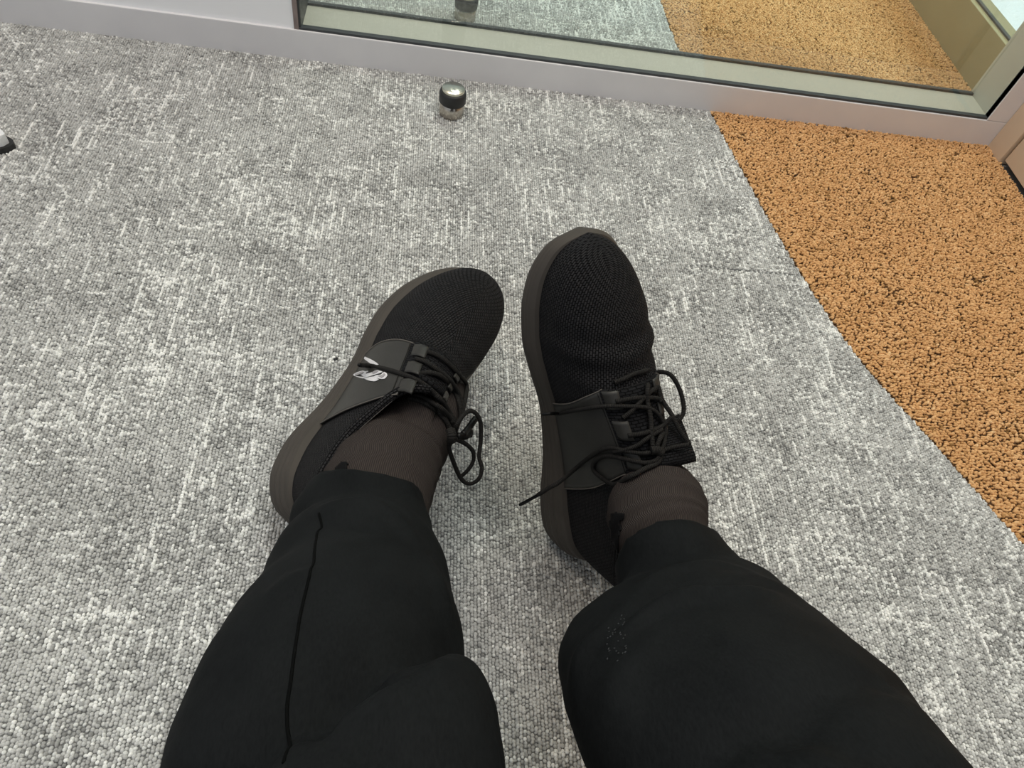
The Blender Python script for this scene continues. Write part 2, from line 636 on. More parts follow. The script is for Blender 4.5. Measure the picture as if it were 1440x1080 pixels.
# ------------------------------------------------------------------ shoe materials
def uv_brick(name, c0, c1, cm, w, hgt, rough, bump, dist, mortar=.25, sheen=0., spec=.4):
    m = NT(name, rough, c0, 0, spec, sheen)
    uvn = m.n('ShaderNodeUVMap', uv_map='UVMap')
    br = m.n('ShaderNodeTexBrick', {'Color1': c0, 'Color2': c1, 'Mortar': cm, 'Scale': 1.0, 'Mortar Size': hgt * mortar, 'Mortar Smooth': 1.0, 'Brick Width': w, 'Row Height': hgt})
    m.link(uvn, 0, br, 0)
    m.link(br, 'Color', m.b, 'Base Color')
    inv = m.n('ShaderNodeMath', {0: 1.0}, operation='SUBTRACT')
    m.link(br, 'Fac', inv, 1)
    m.bump(inv, 0, bump, dist)
    return m.m


M['knit'] = uv_brick('black_mesh_knit', srgb(46, 45, 46), srgb(36, 36, 38), srgb(4, 4, 5), .0031, .0022, .8, 1.0, .0012, .24, 0., .12)
M['tongue'] = uv_brick('black_rib_knit', srgb(28, 28, 30), srgb(22, 22, 24), srgb(7, 7, 8), .0040, .0022, .8, .9, .0012, .2, 0., .12)
M['foam'] = noise_mat('charcoal_foam', srgb(64, 60, 55), srgb(71, 66, 61), 30, rough=.6, spec=.2)
M['outsole'] = noise_mat('black_outsole', srgb(26, 26, 25), srgb(32, 31, 30), 60, rough=.6, spec=.15)
M['leather'] = noise_mat('black_synthetic_leather', srgb(45, 44, 42), srgb(50, 49, 46), 500, rough=.45, bump=.12, dist=.0003, spec=.3)
M['edge'] = noise_mat('panel_cut_edge', srgb(84, 80, 74), srgb(98, 92, 86), 300, rough=.6)
M['lace'] = uv_brick('black_round_lace', srgb(42, 40, 38), srgb(33, 32, 31), srgb(10, 10, 10), .25, .0012, .8, .7, .0004, .3, 0., .15)
M['aglet'] = noise_mat('black_plastic_aglet', srgb(14, 14, 14), srgb(18, 18, 18), 100, rough=.35, spec=.2)
M['logo'] = noise_mat('silver_white_print', srgb(214, 212, 214), srgb(236, 234, 236), 700, rough=.35, spec=.6)
M['logo_shade'] = noise_mat('grey_print', srgb(150, 146, 150), srgb(166, 162, 164), 700, rough=.4)
M['lining'] = noise_mat('grey_lining', srgb(120, 116, 112), srgb(160, 156, 150), 500, rough=.9)

# ------------------------------------------------------------------ shoe shape (mm; lateral is -x on a left shoe)
TT = [0, .015, .05, .11, .2, .35, .5, .62, .72, .80, .88, .94, .98, 1]
lat = ip(TT, [0, 18, 30, 38, 41, 38, 40, 46, 49, 47, 40, 30, 17, 0])
med = ip(TT, [0, 17, 28, 35, 37, 34, 36, 43, 47, 46, 41, 32, 19, 0])
cen = ip([0, .3, .6, .8, 1], [0, -2, -1, 2, 6])
zbot = ip([0, .03, .1, .65, .8, .9, 1], [12, 6, 0, 0, 4, 10, 20])
ztop = ip([0, .06, .15, .3, .5, .7, .85, .95, 1], [50, 48, 42, 33, 25, 23, 26, 32, 38])
Hrid = ip([0, .1, .3, .40, .47, .55, .62, .70, .8, .88, .94, .98, 1], [150, 150, 148, 138, 124, 110, 97, 86, 78, 71, 63, 53, 43])
coll = ip([0, .05, .12, .22, .32, .40, .44], [112, 111, 110, 110, 117, 126, 133])
flare = ip([0, .1, .3, .5, .7, .9, 1], [6, 8, 5, 2, 3, 3, 2])
inset = ip([0, .05, .2, .5, .8, 1], [5, 4, 5, 4, 4, 4])
E1 = ip([0, .15, .3, .45, .6, .8, 1], [.8, 1.15, 1.25, 1.0, .85, .8, .8])
E2 = ip([0, .4, .5, .7, .85, 1], [1.0, 1.0, .95, .85, .8, .8])
TTH = .44
SL = .30


def sole_pt(t, side, q, rip=0.):
    a = (lat(t) if side < 0 else med(t))
    k = min(1, a / 20.)
    fl = flare(t) * k
    w = a + fl * (1 - q) + math.sin(math.pi * q) * 2.5 * k - 4 * max(0, .18 - q) / .18 * k + rip * k
    yy = t * 1000 * SL
    if t < .12:
        yy -= (1 - t / .12) * (4 * (1 - q) + 3 * math.sin(math.pi * q) + rip)
    if t > .9:
        yy += (t - .9) / .1 * 2 * math.sin(math.pi * q)
    return np.array([cen(t) + side * w, yy, zbot(t) + (ztop(t) - zbot(t)) * q]) / 1000.


def up_pt(t, side, th):
    a = (lat(t) if side < 0 else med(t))
    k = min(1, a / 20.)
    a = max(a - inset(t) * k, 0)
    zt = ztop(t) - 4
    c, s = max(math.cos(th), 0), max(math.sin(th), 0)
    w = a * c ** E1(t) + 2.0 * math.sin(2 * th) * k
    z = zt + (Hrid(t) - zt) * s ** E2(t)
    yy = t * 1000 * SL
    if t < .12:
        yy -= (1 - t / .12) * (1.5 - 4.5 * (z - zt) / 60.)
    return np.array([cen(t) + side * w, yy, z]) / 1000.


def thc(t):
    if t >= TTH:
        return math.pi / 2
    zt = ztop(t) - 4
    return math.asin(min(1, max(0, (coll(t) - zt) / (Hrid(t) - zt))) ** (1 / E2(t)))


def up_n(t, side, th):
    e = 2e-3
    a = up_pt(min(1, t + e), side, th) - up_pt(max(0, t - e), side, th)
    b = up_pt(t, side, min(math.pi / 2, th + e)) - up_pt(t, side, max(0, th - e))
    n = np.cross(a, b) * side
    l = np.linalg.norm(n)
    n = n / l if l > 1e-12 else np.array([0, 0, 1.])
    return n


def pose(yaw, pitch, roll):
    cy, sy = math.cos(yaw), math.sin(yaw)
    cp, sp = math.cos(pitch), math.sin(pitch)
    cr, sr = math.cos(roll), math.sin(roll)
    return (np.array([[cy, sy, 0], [-sy, cy, 0], [0, 0, 1]]) @ np.array([[1, 0, 0], [0, cp, -sp], [0, sp, cp]])
            @ np.array([[cr, 0, sr], [0, 1, 0], [-sr, 0, cr]]))


TS = np.concatenate([[0, .003, .008, .016, .03], np.linspace(.05, .95, 61), [.962, .974, .984, .991, .996, 1]])


class Shoe:
    def __init__(s, p, mir, label, front, back, wrinkle, tend, tlift, tlat):
        s.tend, s.tlift, s.tlat = tend, tlift, tlat
        s.mir = mir
        s.sc = np.array([p[6], p[5], p[7]])
        s.Rm = pose(*p[2:5])
        allp = np.array([s.l(sole_pt(t, sd, q)) for sd in (-1, 1) for t in TS for q in (0, .1, .5)])
        zmin = (allp @ s.Rm.T)[:, 2].min()
        s.o = np.array([p[0], p[1], -zmin - .0008])
        e = empty('running_shoe')
        e.matrix_world = Matrix([[*s.Rm[0], s.o[0]], [*s.Rm[1], s.o[1]], [*s.Rm[2], s.o[2]], [0, 0, 0, 1]])
        tag(e, label, 'shoe', 'pair of black running shoes')
        s.e = e
        s.front, s.back = front, back
        s.build(wrinkle)

    def l(s, P):
        P = np.asarray(P, float) * s.sc
        if s.mir:
            P = P * np.array([-1, 1, 1])
        return P

    def w2l(s, P):
        return (np.asarray(P) - s.o) @ s.Rm

    def m(s, name, V, F, mat, uv=None, parent=None, smooth=True):
        return fixn(mesh(name, s.l(np.array(V)), F, mat, parent or s.e, uv=None, smooth=smooth)) if uv is None else s.muv(name, V, F, mat, uv, parent)

    def muv(s, name, V, F, mat, uv, parent):
        o = mesh(name, s.l(np.array(V)), F, mat, parent or s.e, uv=uv)
        return fixn(o)

    def build(s, wrinkle):
        # midsole wall with shallow horizontal ripples, closed top and bottom
        per = [(t, -1) for t in TS] + [(t, 1) for t in TS[::-1][1:-1]]
        nq = 41
        V = []
        for k in range(nq):
            q = .07 + .93 * k / (nq - 1)
            for t, sd in per:
                amp = .55 * max(0, 1 - t / .55) + .12
                rip = amp * math.sin(q * 2 * math.pi * 5.5 + 2.2 * t) * min(1, (1 - q) * 4)
                V.append(sole_pt(t, sd, q, rip))
        n = len(per)
        F = grid_faces(nq, n, True)
        nt = len(TS)
        for base in (0, (nq - 1) * n):
            for i in range(nt - 1):
                a, b = base + i, base + i + 1
                c = base + (n - (i + 1)) % n if i + 1 < nt - 1 else base + nt - 1
                d = base + (n - i) % n
                f = [a, b, c, d]
                f = [x for j, x in enumerate(f) if x not in f[:j]]
                if len(f) > 2: F.append(tuple(f))
        s.m('midsole', V, F, M['foam'])
        # thin rubber outsole
        V = []
        for q in (0, .03, .075):
            for t, sd in per:
                P = sole_pt(t, sd, q)
                V.append(P)
        F = grid_faces(3, n, True)
        for i in range(nt - 1):
            c = (n - (i + 1)) % n if i + 1 < nt - 1 else nt - 1
            f = [i, i + 1, c, (n - i) % n]
            f = [x for j, x in enumerate(f) if x not in f[:j]]
            if len(f) > 2: F.append(tuple(f))
        s.m('outsole', V, F, M['outsole'])
        # upper
        V, U, F = [], [], []
        nth = 26
        for sd in (-1, 1):
            k0 = len(V)
            for t in TS:
                mx = thc(t)
                pv = None
                arc = 0
                for k in range(nth):
                    th = mx * k / (nth - 1)
                    P = up_pt(t, sd, th)
                    if pv is not None: arc += np.linalg.norm(P - pv)
                    pv = P
                    P = P + up_n(t, sd, th) * wrinkle(t, sd, th)
                    V.append(P)
                    U.append((t * SL, .2 + sd * (.12 - arc)))
            F += [tuple(i + k0 for i in f) for f in grid_faces(len(TS), nth)]
        s.upper = s.muv('upper', V, F, M['knit'], U, None)
        # padded collar rim
        rim = [(t, -1) for t in np.linspace(TTH, .0, 40)] + [(t, 1) for t in np.linspace(.0, TTH, 40)[1:(40 if s.mir else 33)]]
        P = np.array([up_pt(t, sd, thc(t)) for t, sd in rim])
        for _ in range(3):
            P[1:-1] = .5 * P[1:-1] + .25 * (P[:-2] + P[2:])
        v, f, u = tube_geo(P, .0036, 10)
        s.muv('collar_rim', v, f, M['knit'], [(b, a * .02) for a, b in u], None)
        # thin pale lining edge just inside the collar
        v, f, u = tube_geo(P[6:36] + np.array([.0022, 0, .0012]), .0013, 6)
        s.m('lining_edge', v, f, M['lining'])
        # tongue: padded rib knit under the laces
        V, U = [], []
        tl = np.linspace(.648 if s.mir else .572, s.tend, 22)
        sl = np.linspace(-1, 1, 25)
        for t in tl:
            for x in sl:
                sd = -1 if x < 0 else 1
                th = math.pi / 2 - abs(x) * math.radians(s.tlat if (sd < 0 and t < .5) else 40)
                tt = max(t, .40)
                P = up_pt(tt, sd, th)
                off = .0032 * (1 - abs(x) ** 4) + .0004
                P = P + up_n(tt, sd, th) * off
                if t < .45:
                    k = (.45 - t) / .055
                    P = P + np.array([0, -.006 * k, .012 * k]) * s.tlift
                V.append(P)
                U.append((x * .025, t * SL))
        s.tongue = s.muv('tongue', V, grid_faces(len(tl), len(sl)), M['tongue'], U, None)
        sm = s.tongue.modifiers.new('thick', 'SOLIDIFY')
        sm.thickness = .005
        sm.offset = -1
        # saddle panels with three eyelet tabs each
        s.panels = {}
        for sd in (-1, 1):
            s.panels[sd] = s.panel(sd)

    def panel(s, sd):
        tf, tb = s.front, s.back
        if (sd > 0) != s.mir:      # the side turned away from the visible one sits a little further forward
            tb = lambda th, f_=s.back: f_(th) + .055 * th / 60.
        THM = 62
        V = []
        rows = np.linspace(0, THM, 24)
        cols = np.linspace(0, 1, 20)
        for th in rows:
            for c in cols:
                t = tf(th) * (1 - c) + tb(th) * c
                r = math.radians(th)
                V.append(up_pt(t, sd, r) + up_n(t, sd, r) * (.0010))
        p = s.m('side_panel', V, grid_faces(len(rows), len(cols)), M['leather'])
        p.data.flip_normals() if p.data.polygons[5].normal.dot(Vector(s.l(up_n(.4, sd, .5)))) < 0 else None
        md = p.modifiers.new('thick', 'SOLIDIFY')
        md.thickness = .0013
        md.offset = 1
        # raw cut edges front and back
        for name, fn in (('cut_edge', tf), ('cut_edge', tb)):
            P = [up_pt(fn(th), sd, math.radians(th)) + up_n(fn(th), sd, math.radians(th)) * .0022 for th in rows]
            v, f, u = tube_geo(P, .00055, 5)
            s.m(name, v, f, M['edge'], parent=p)
        # stitched line below the tabs
        P = []
        for c in np.linspace(.02, .98, 30):
            th = THM - 5
            t = tf(th) * (1 - c) + tb(th) * c
            P.append(up_pt(t, sd, math.radians(th)) + up_n(t, sd, math.radians(th)) * .0024)
        v, f, u = tube_geo(P, .00045, 5)
        s.m('stitch_line', v, f, M['outsole'], parent=p)
        s.tabs = getattr(s, 'tabs', {})
        for i in range(3):
            c0, c1 = (.02 + i * .355), (.24 + i * .355)
            V = []
            for th in np.linspace(THM - 2, THM + 13, 8):
                for c in np.linspace(c0, c1, 6):
                    t = tf(THM) * (1 - c) + tb(THM) * c
                    t = max(t, .38)
                    r = math.radians(min(th, 88))
                    V.append(up_pt(t, sd, r) + up_n(t, sd, r) * (.0014 + .0034 * min(1, max(0, (th - THM + 2) / 8))))
            tb_ = s.m('eyelet_tab', V, grid_faces(8, 6), M['leather'], parent=p)
            md = tb_.modifiers.new('thick', 'SOLIDIFY')
            md.thickness = .0016
            md.offset = 0
            cm = (c0 + c1) / 2
            s.tabs[(sd, i)] = (max(.41, tf(THM) * (1 - cm) + tb(THM) * cm), math.radians(THM + 12))
        return p

    def bvh(s, objs):
        V, F = [], []
        for o in objs:
            k = len(V)
            V += [Vector(s.o + s.Rm @ np.array(v.co)) for v in o.data.vertices]
            F += [[i + k for i in p.vertices] for p in o.data.polygons]
        return BVHTree.FromPolygons(V, F)

    def hitn(s, tree, x, y, off):
        d = Vector(at(x, y, 1.0) - CAM).normalized()
        h_ = tree.ray_cast(Vector(CAM), d)
        if h_[0] is None:
            return None
        n_ = h_[1] if h_[1].dot(d) < 0 else -h_[1]
        return np.array(h_[0] + n_ * off)

    def hit(s, tree, x, y, off):
        d = Vector(at(x, y, 1.0) - CAM).normalized()
        h_ = tree.ray_cast(Vector(CAM), d)
        if h_[0] is None:
            n_ = tree.find_nearest(Vector(at(x, y, .57)))
            return None
        return np.array(h_[0] - d * off)

    def trace(s, pts, off=.003, dflt=.58):
        """lace path through photo pixels; a third value is a free hanging distance, otherwise it lies on the shoe"""
        tree = s.bvh([s.upper, s.tongue] + list(s.panels.values()))
        out = []
        last = dflt
        for q in pts:
            P = None
            if len(q) < 3:
                P = s.hitn(tree, q[0], q[1], off)
                P2 = s.hitn(s.extra, q[0], q[1], off)
                if P2 is not None and (P is None or (P2 - CAM) @ CF < (P - CAM) @ CF):
                    P = P2
            if P is None:
                P = at(q[0], q[1], q[2] if len(q) > 2 else last)
            last = (P - CAM) @ CF
            out.append(P)
        return catmull(out, 7)

    def lace(s, paths, name='lace', r=.0019, parent=None, mat=None):
        g = []
        for P in paths:
            g.append(tube_geo(s.w2l(P), r, 8, .85))
        V, F, U = join_geo(g)
        o = mesh(name, V, F, mat or M['lace'], parent or s.e, uv=U)
        return o


def decal(sh, polys, mat, parent, name, off=.0004):
    """thin printed shapes lying on a panel"""
    tree = sh.bvh([parent])
    bm = bmesh.new()
    for poly in polys:
        vs_ = []
        for x, y in poly:
            P = sh.hitn(tree, x, y, .0013 + off)
            if P is None: continue
            vs_.append(bm.verts.new(sh.w2l(P)))
        if len(vs_) > 2:
            bm.faces.new(vs_)
    bmesh.ops.triangulate(bm, faces=bm.faces[:])
    me = bpy.data.meshes.new(name)
    bm.to_mesh(me)
    bm.free()
    me.materials.append(mat)
    o = bpy.data.objects.new(name, me)
    COL.objects.link(o)
    o.parent = parent
    md = o.modifiers.new('thick', 'SOLIDIFY')
    md.thickness = .0003
    return o


def wr_left(t, sd, th):
    g = lambda c, w: math.exp(-((t - c) / w) ** 2)
    k = math.sin(th) ** .7
    return k * (.0010 * math.sin(t * 95 + th * 3) * g(.66, .05)) if t > .5 else 0.


def wr_right(t, sd, th):
    g = lambda c, w: math.exp(-((t - c) / w) ** 2)
    k = math.sin(th) ** .6
    return k * (.0026 * math.sin(t * 78 + th * 1.5 ) * g(.72, .06)) if t > .5 else 0.


PL = [-.0853, .2614, .5129, .2127, .5053, .98, 1.08, 1.03]
PR = [.1715, .273, -.36, 1.04, .04, 1.0, .96, .93]
left = Shoe(PL, False, 'left black running shoe with silver logo on its side panel',
            ip([0, 20, 45, 66], [.535, .555, .56, .555]), ip([0, 12, 25, 40, 55, 66], [.265, .28, .305, .335, .365, .38]), wr_left, .45, 0., 40)
right = Shoe(PR, True, 'right black running shoe tipped toe up with untied lace ends over its plain side panel',
             ip([0, 20, 45, 66], [.53, .575, .625, .655]), ip([0, 12, 25, 40, 55, 66], [.26, .30, .345, .40, .44, .455]), wr_right, .395, 1.3, 75)


# ------------------------------------------------------------------ the seated person: socks and trousers
person = empty('person', (.08, -.3, 0))
tag(person, 'seated person in black trousers and charcoal socks with legs stretched forward', 'person')


def ring(pl, pr, d, depthf=.9, tan=None, n=40, dl=None, dr=None, push=0.):
    """cross-section between two edge pixels at distance d"""
    a, b = at(*pl, dl or d), at(*pr, dr or d)
    return (a + b) / 2, (b - a) / 2


def loft(secs, n=48, depth=.95, cap=True):
    C = np.array([s[0] for s in secs])
    E = np.array([s[1] for s in secs])
    dm = [s[2] if len(s) > 2 else depth for s in secs]
    T = np.gradient(C, axis=0)
    V, U = [], []
    ln = np.concatenate([[0], np.cumsum(np.linalg.norm(np.diff(C, axis=0), axis=1))])
    for i in range(len(C)):
        t = T[i] / np.linalg.norm(T[i])
        e = E[i] - t * (E[i] @ t) * .6
        w = np.linalg.norm(E[i])
        e = e / np.linalg.norm(e) * w
        u = np.cross(t, e)
        u = u / np.linalg.norm(u) * w * dm[i]
        for j in range(n):
            a = 2 * math.pi * j / n
            V.append(C[i] + e * math.cos(a) + u * math.sin(a))
            U.append((j / n * 2 * math.pi * w, ln[i]))
    F = grid_faces(len(C), n, True)
    if cap:
        F += [tuple(range(n))[::-1], tuple((len(C) - 1) * n + j for j in range(n))]
    return V, F, U


def dense(secs, k=6):
    C = catmull([s[0] for s in secs], k)
    E = catmull([s[1] for s in secs], k)
    D = catmull([np.array([s[2] if len(s) > 2 else .95]) for s in secs], k)
    return [(c, e, float(d[0])) for c, e, d in zip(C, E, D)]


def ring_d(pl, pr, dl, dr=None, dm=.95):
    a, b = at(*pl, dl), at(*pr, dr or dl)
    return ((a + b) / 2, (b - a) / 2, dm)


def sock_mat():
    m = NT('charcoal_rib_sock', .95, srgb(58, 53, 51), 0, .08, 0.)
    uvn = m.n('ShaderNodeUVMap', uv_map='UVMap')
    wv = m.n('ShaderNodeTexWave', {'Scale': 215., 'Distortion': .25, 'Detail': 1., 'Detail Scale': 3.}, wave_type='BANDS', bands_direction='X')
    m.link(uvn, 0, wv, 0)
    r = m.ramp(wv, 0, [(.1, srgb(44, 40, 39)), (.8, srgb(64, 58, 55))])
    m.link(r, 0, m.b, 'Base Color')
    m.bump(wv, 0, .6, .0008)
    return m.m


M['sock'] = sock_mat()
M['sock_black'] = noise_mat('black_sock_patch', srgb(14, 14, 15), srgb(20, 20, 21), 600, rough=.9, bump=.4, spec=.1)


def denim():
    m = NT('black_cotton_twill', .8, srgb(20, 22, 23), 0, .08, .0)
    tc = m.n('ShaderNodeTexCoord')
    mp = m.n('ShaderNodeMapping')
    mp.inputs['Rotation'].default_value = (.3, .2, .7)
    mp.inputs['Scale'].default_value = (900, 300, 600)
    m.link(tc, 'Object', mp, 0)
    nz = m.n('ShaderNodeTexNoise', {'Scale': 1.0, 'Detail': 3.})
    m.link(mp, 0, nz, 0)
    n2 = m.n('ShaderNodeTexNoise', {'Scale': 22.0, 'Detail': 4.})
    m.link(tc, 'Object', n2, 0)
    mx = m.n('ShaderNodeMath', operation='ADD')
    m.link(nz, 0, mx, 0)
    m.link(n2, 0, mx, 1)
    r = m.ramp(mx, 0, [(.35, srgb(15, 17, 18)), (.65, srgb(25, 27, 28))])
    h2 = m.n('ShaderNodeMath', {1: .5}, operation='MULTIPLY')
    m.link(mx, 0, h2, 0)
    m.link(h2, 0, r, 0)
    m.link(r, 0, m.b, 'Base Color')
    m.bump(nz, 0, .25, .0006)
    return m.m


M['denim'] = denim()


def pparent(o):
    o.parent = person
    o.matrix_parent_inverse = Matrix.Translation(person.location).inverted()
    return o


def bulge(secs, pos, amp, wid):
    """soft ring wrinkles along a sock"""
    n = len(secs)
    out = []
    for i, (c, e, d) in enumerate(secs):
        x = i / (n - 1)
        k = 1 + sum(a * math.exp(-((x - p) / wid) ** 2) for p, a in zip(pos, amp))
        out.append((c, e * k, d))
    return out


sl = dense([ring_d((585, 545), (655, 530), .635), ring_d((556, 588), (650, 572), .602), ring_d((489, 636), (626, 632), .58), ring_d((457, 680), (610, 680), .545), ring_d((440, 730), (600, 735), .515), ring_d((430, 780), (590, 785), .49)], 12)
sl = bulge(sl, [.36, .46, .56, .64], [.025, .03, .03, .03], .025)
v, f, u = loft(sl, 64)
sockL = pparent(mesh('sock', v, f, M['sock'], uv=u))
sockL['label'] = 'charcoal ribbed sock in the left shoe'
sr_ = dense([ring_d((868, 640), (935, 622), .585), ring_d((872, 692), (966, 668), .56), ring_d((858, 730), (988, 697), .535), ring_d((868, 772), (992, 728), .517), ring_d((902, 815), (1002, 772), .50), ring_d((930, 855), (1030, 812), .485)], 12)
sr_ = bulge(sr_, [.28, .36, .45, .55, .62], [.04, .045, .05, .045, .05], .018)
v, f, u = loft(sr_, 64)
sockR = pparent(mesh('sock', v, f, M['sock'], uv=u))
sockR['label'] = 'charcoal ribbed sock in the right shoe'


def wtree(o):
    return BVHTree.FromPolygons([v_.co.copy() for v_ in o.data.vertices], [list(p_.vertices) for p_ in o.data.polygons])


def whit(tree, x, y, off=.001):
    d = Vector(at(x, y, 1.) - CAM).normalized()
    h_ = tree.ray_cast(Vector(CAM), d)
    return None if h_[0] is None else np.array(h_[0] - d * off)


def patch(name, tree, polys, mat, parent, off=.0008):
    """irregular knitted-in patch lying on a sock"""
    V, F, idx = [], [], {}

    def inside(x, y, pg):
        c = False
        for (x0, y0), (x1, y1) in zip(pg, pg[1:] + pg[:1]):
            if (y0 > y) != (y1 > y) and x < (x1 - x0) * (y - y0) / (y1 - y0) + x0:
                c = not c
        return c
    for poly in polys:
        xs, ys = [p_[0] for p_ in poly], [p_[1] for p_ in poly]
        for i in range(int(min(xs) / 2) - 1, int(max(xs) / 2) + 2):
            for j in range(int(min(ys) / 2) - 1, int(max(ys) / 2) + 2):
                if not inside(i * 2 + 1, j * 2 + 1, poly): continue
                q = []
                for k in ((i, j), (i + 1, j), (i + 1, j + 1), (i, j + 1)):
                    if k not in idx:
                        P = whit(tree, k[0] * 2, k[1] * 2, off)
                        if P is None: break
                        idx[k] = len(V)
                        V.append(P)
                    q.append(idx[k])
                if len(q) == 4: F.append(tuple(q))
    o = mesh(name, V, F, mat)
    md = o.modifiers.new('thick', 'SOLIDIFY')
    md.thickness = .0008
    o.parent = parent
    return o


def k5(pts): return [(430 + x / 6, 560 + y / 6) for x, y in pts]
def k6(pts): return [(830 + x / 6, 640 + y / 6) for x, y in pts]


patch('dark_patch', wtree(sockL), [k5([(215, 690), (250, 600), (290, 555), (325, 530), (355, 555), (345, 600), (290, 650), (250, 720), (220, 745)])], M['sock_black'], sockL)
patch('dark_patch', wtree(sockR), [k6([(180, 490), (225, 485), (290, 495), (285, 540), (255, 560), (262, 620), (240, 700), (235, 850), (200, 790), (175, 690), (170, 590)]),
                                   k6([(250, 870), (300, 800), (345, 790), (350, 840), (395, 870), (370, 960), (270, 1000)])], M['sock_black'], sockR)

# ------------------------------------------------------------------ laces and logo, laid over shoes and socks
TC = [at(912, 598, .548), at(952, 584, .552), at(978, 648, .532), at(905, 662, .522)]
V, U = [], []
for i in range(10):
    for j in range(10):
        a_, b_ = i / 9, j / 9
        P = (TC[0] * (1 - b_) + TC[1] * b_) * (1 - a_) + (TC[3] * (1 - b_) + TC[2] * b_) * a_
        P = P - CF * (.007 * math.sin(math.pi * b_) * (1 - .4 * a_) - .004 * (a_ > .95))
        V.append(right.w2l(P))
        U.append((b_ * .045, a_ * .045))
fl_ = mesh('tongue_flap', V, grid_faces(10, 10), M['tongue'], right.e, uv=U)
md = fl_.modifiers.new('thick', 'SOLIDIFY')
md.thickness = .005
md.offset = 0
left.extra, right.extra = wtree(sockL), wtree(sockR)
def k3(pts):
    return [(480 + q[0] / 4.5, 460 + q[1] / 4.5) + tuple(q[2:]) for q in pts]


def k4(pts):
    return [(720 + q[0] / 4.5, 480 + q[1] / 4.5) + tuple(q[2:]) for q in pts]


LL = [
    [(118, 240), (200, 255), (300, 280), (400, 315), (500, 362), (600, 445), (670, 535), (705, 610), (700, 665)],
    [(540, 168), (600, 190), (660, 232), (730, 300), (778, 370), (770, 450), (745, 560)],
    [(470, 212), (530, 232), (600, 280), (680, 345), (735, 440), (755, 540)],
    [(490, 310), (560, 300), (630, 325), (700, 405), (735, 500), (738, 590)],
    [(440, 385), (520, 400), (590, 440), (660, 520), (690, 610)],
    [(430, 460), (500, 480), (570, 515), (640, 580), (680, 650)],
    [(430, 450), (510, 455), (600, 500), (680, 580), (705, 650)],
    # bow
    [(700, 660), (735, 610, .575), (775, 555, .58), (815, 530, .585), (855, 550, .59), (882, 610, .595), (882, 720, .60), (872, 820, .60), (890, 895, .60), (868, 962, .60), (812, 992, .60), (760, 962, .595), (720, 880, .585), (682, 765, .57), (692, 690, .565)],
    [(700, 700, .57), (780, 735, .585), (832, 785, .595), (834, 850, .60), (800, 905, .60), (757, 945, .60)],
]
plc = [left.trace(k3(q), .0022) for q in LL]
lc = left.lace(plc, r=.0020)
left.lace([left.trace(k3([(690, 650, .563), (700, 690, .56), (695, 720, .563)]))], 'lace_knot', .0042, lc)
left.lace([left.trace(k3([(735, 690, .575), (790, 690, .585), (815, 660, .59), (812, 690, .592)])), left.trace(k3([(770, 680, .58), (805, 640, .59), (850, 578, .60)]))], 'lace_end', .0030, lc, M['aglet'])
left.lace([left.trace(k3([(112, 238), (160, 246)]), .002)], 'aglet', .0017, lc, M['aglet'])

RL = [
    [(310, 450), (450, 420), (600, 403), (750, 412), (850, 425), (910, 470), (945, 550), (945, 640), (920, 700), (880, 690)],
    [(165, 972, .565), (230, 930, .56), (300, 890), (430, 790), (540, 702), (640, 665), (740, 690), (830, 705), (890, 695)],
    [(880, 690), (872, 600), (862, 480), (842, 380), (842, 290), (870, 228, .555), (930, 195, .55), (1000, 210, .545), (1050, 280, .545), (1080, 370, .545), (1085, 450, .545), (1050, 500, .545), (990, 522), (930, 592), (900, 665)],
    [(920, 700), (905, 748), (840, 765), (740, 740), (620, 715), (545, 745), (532, 800), (580, 850), (660, 893), (750, 880), (850, 822), (912, 765), (935, 700)],
    [(640, 262), (700, 240), (760, 210), (850, 188)],
    [(655, 378), (730, 365), (810, 358), (900, 365), (950, 382)],
    [(700, 482), (750, 440), (850, 330), (905, 290)],
    [(735, 592), (830, 580), (930, 540), (1010, 480)],
    [(660, 690), (720, 680), (790, 655), (850, 610), (930, 560)],
    [(940, 690), (1030, 668), (1120, 655)],
    [(905, 290), (950, 370), (1005, 455), (1060, 560), (1125, 650)],
]
prc = [right.trace(k4(q), .0030, .54) for q in RL]
rc = right.lace(prc, r=.0019)
right.lace([right.trace(k4([(862, 690), (900, 690), (925, 712)]), .004, .53)], 'lace_knot', .0036, rc)
right.lace([right.trace(k4([(190, 463, .555), (250, 457, .555), (315, 450)]), .003)], 'aglet', .0015, rc, M['aglet'])
right.lace([right.trace(k4([(48, 1036, .575), (110, 1003, .57), (170, 970, .565)]))], 'aglet', .0015, rc, M['aglet'])


def kl(pts):
    return [(490 + x / 19.64, 490 + y / 19.64) for x, y in pts]


lp = left.panels[-1]
for q in (
    [(330, 240), (400, 225), (500, 255), (620, 310), (740, 375), (820, 430), (880, 485), (800, 500), (720, 495), (650, 450), (570, 390), (480, 320), (420, 280), (360, 268)],
    [(155, 760), (260, 700), (360, 665), (450, 645), (510, 665), (590, 655), (580, 680), (540, 700), (520, 740), (600, 720), (700, 695), (790, 650), (850, 640), (950, 670), (985, 690), (880, 730), (760, 765), (640, 805), (540, 835), (450, 865), (370, 850), (270, 815)],
    [(480, 872), (560, 845), (660, 822), (740, 815), (790, 800), (850, 868), (880, 890), (850, 912), (800, 940), (740, 947), (640, 930), (560, 905)],
    [(765, 792), (850, 775), (905, 770), (950, 760), (985, 715), (1035, 695), (1090, 725), (1112, 780), (1085, 830), (1030, 880), (950, 887), (850, 860)]):
    decal(left, [kl(q)], M['logo'], lp, 'logo_letter')
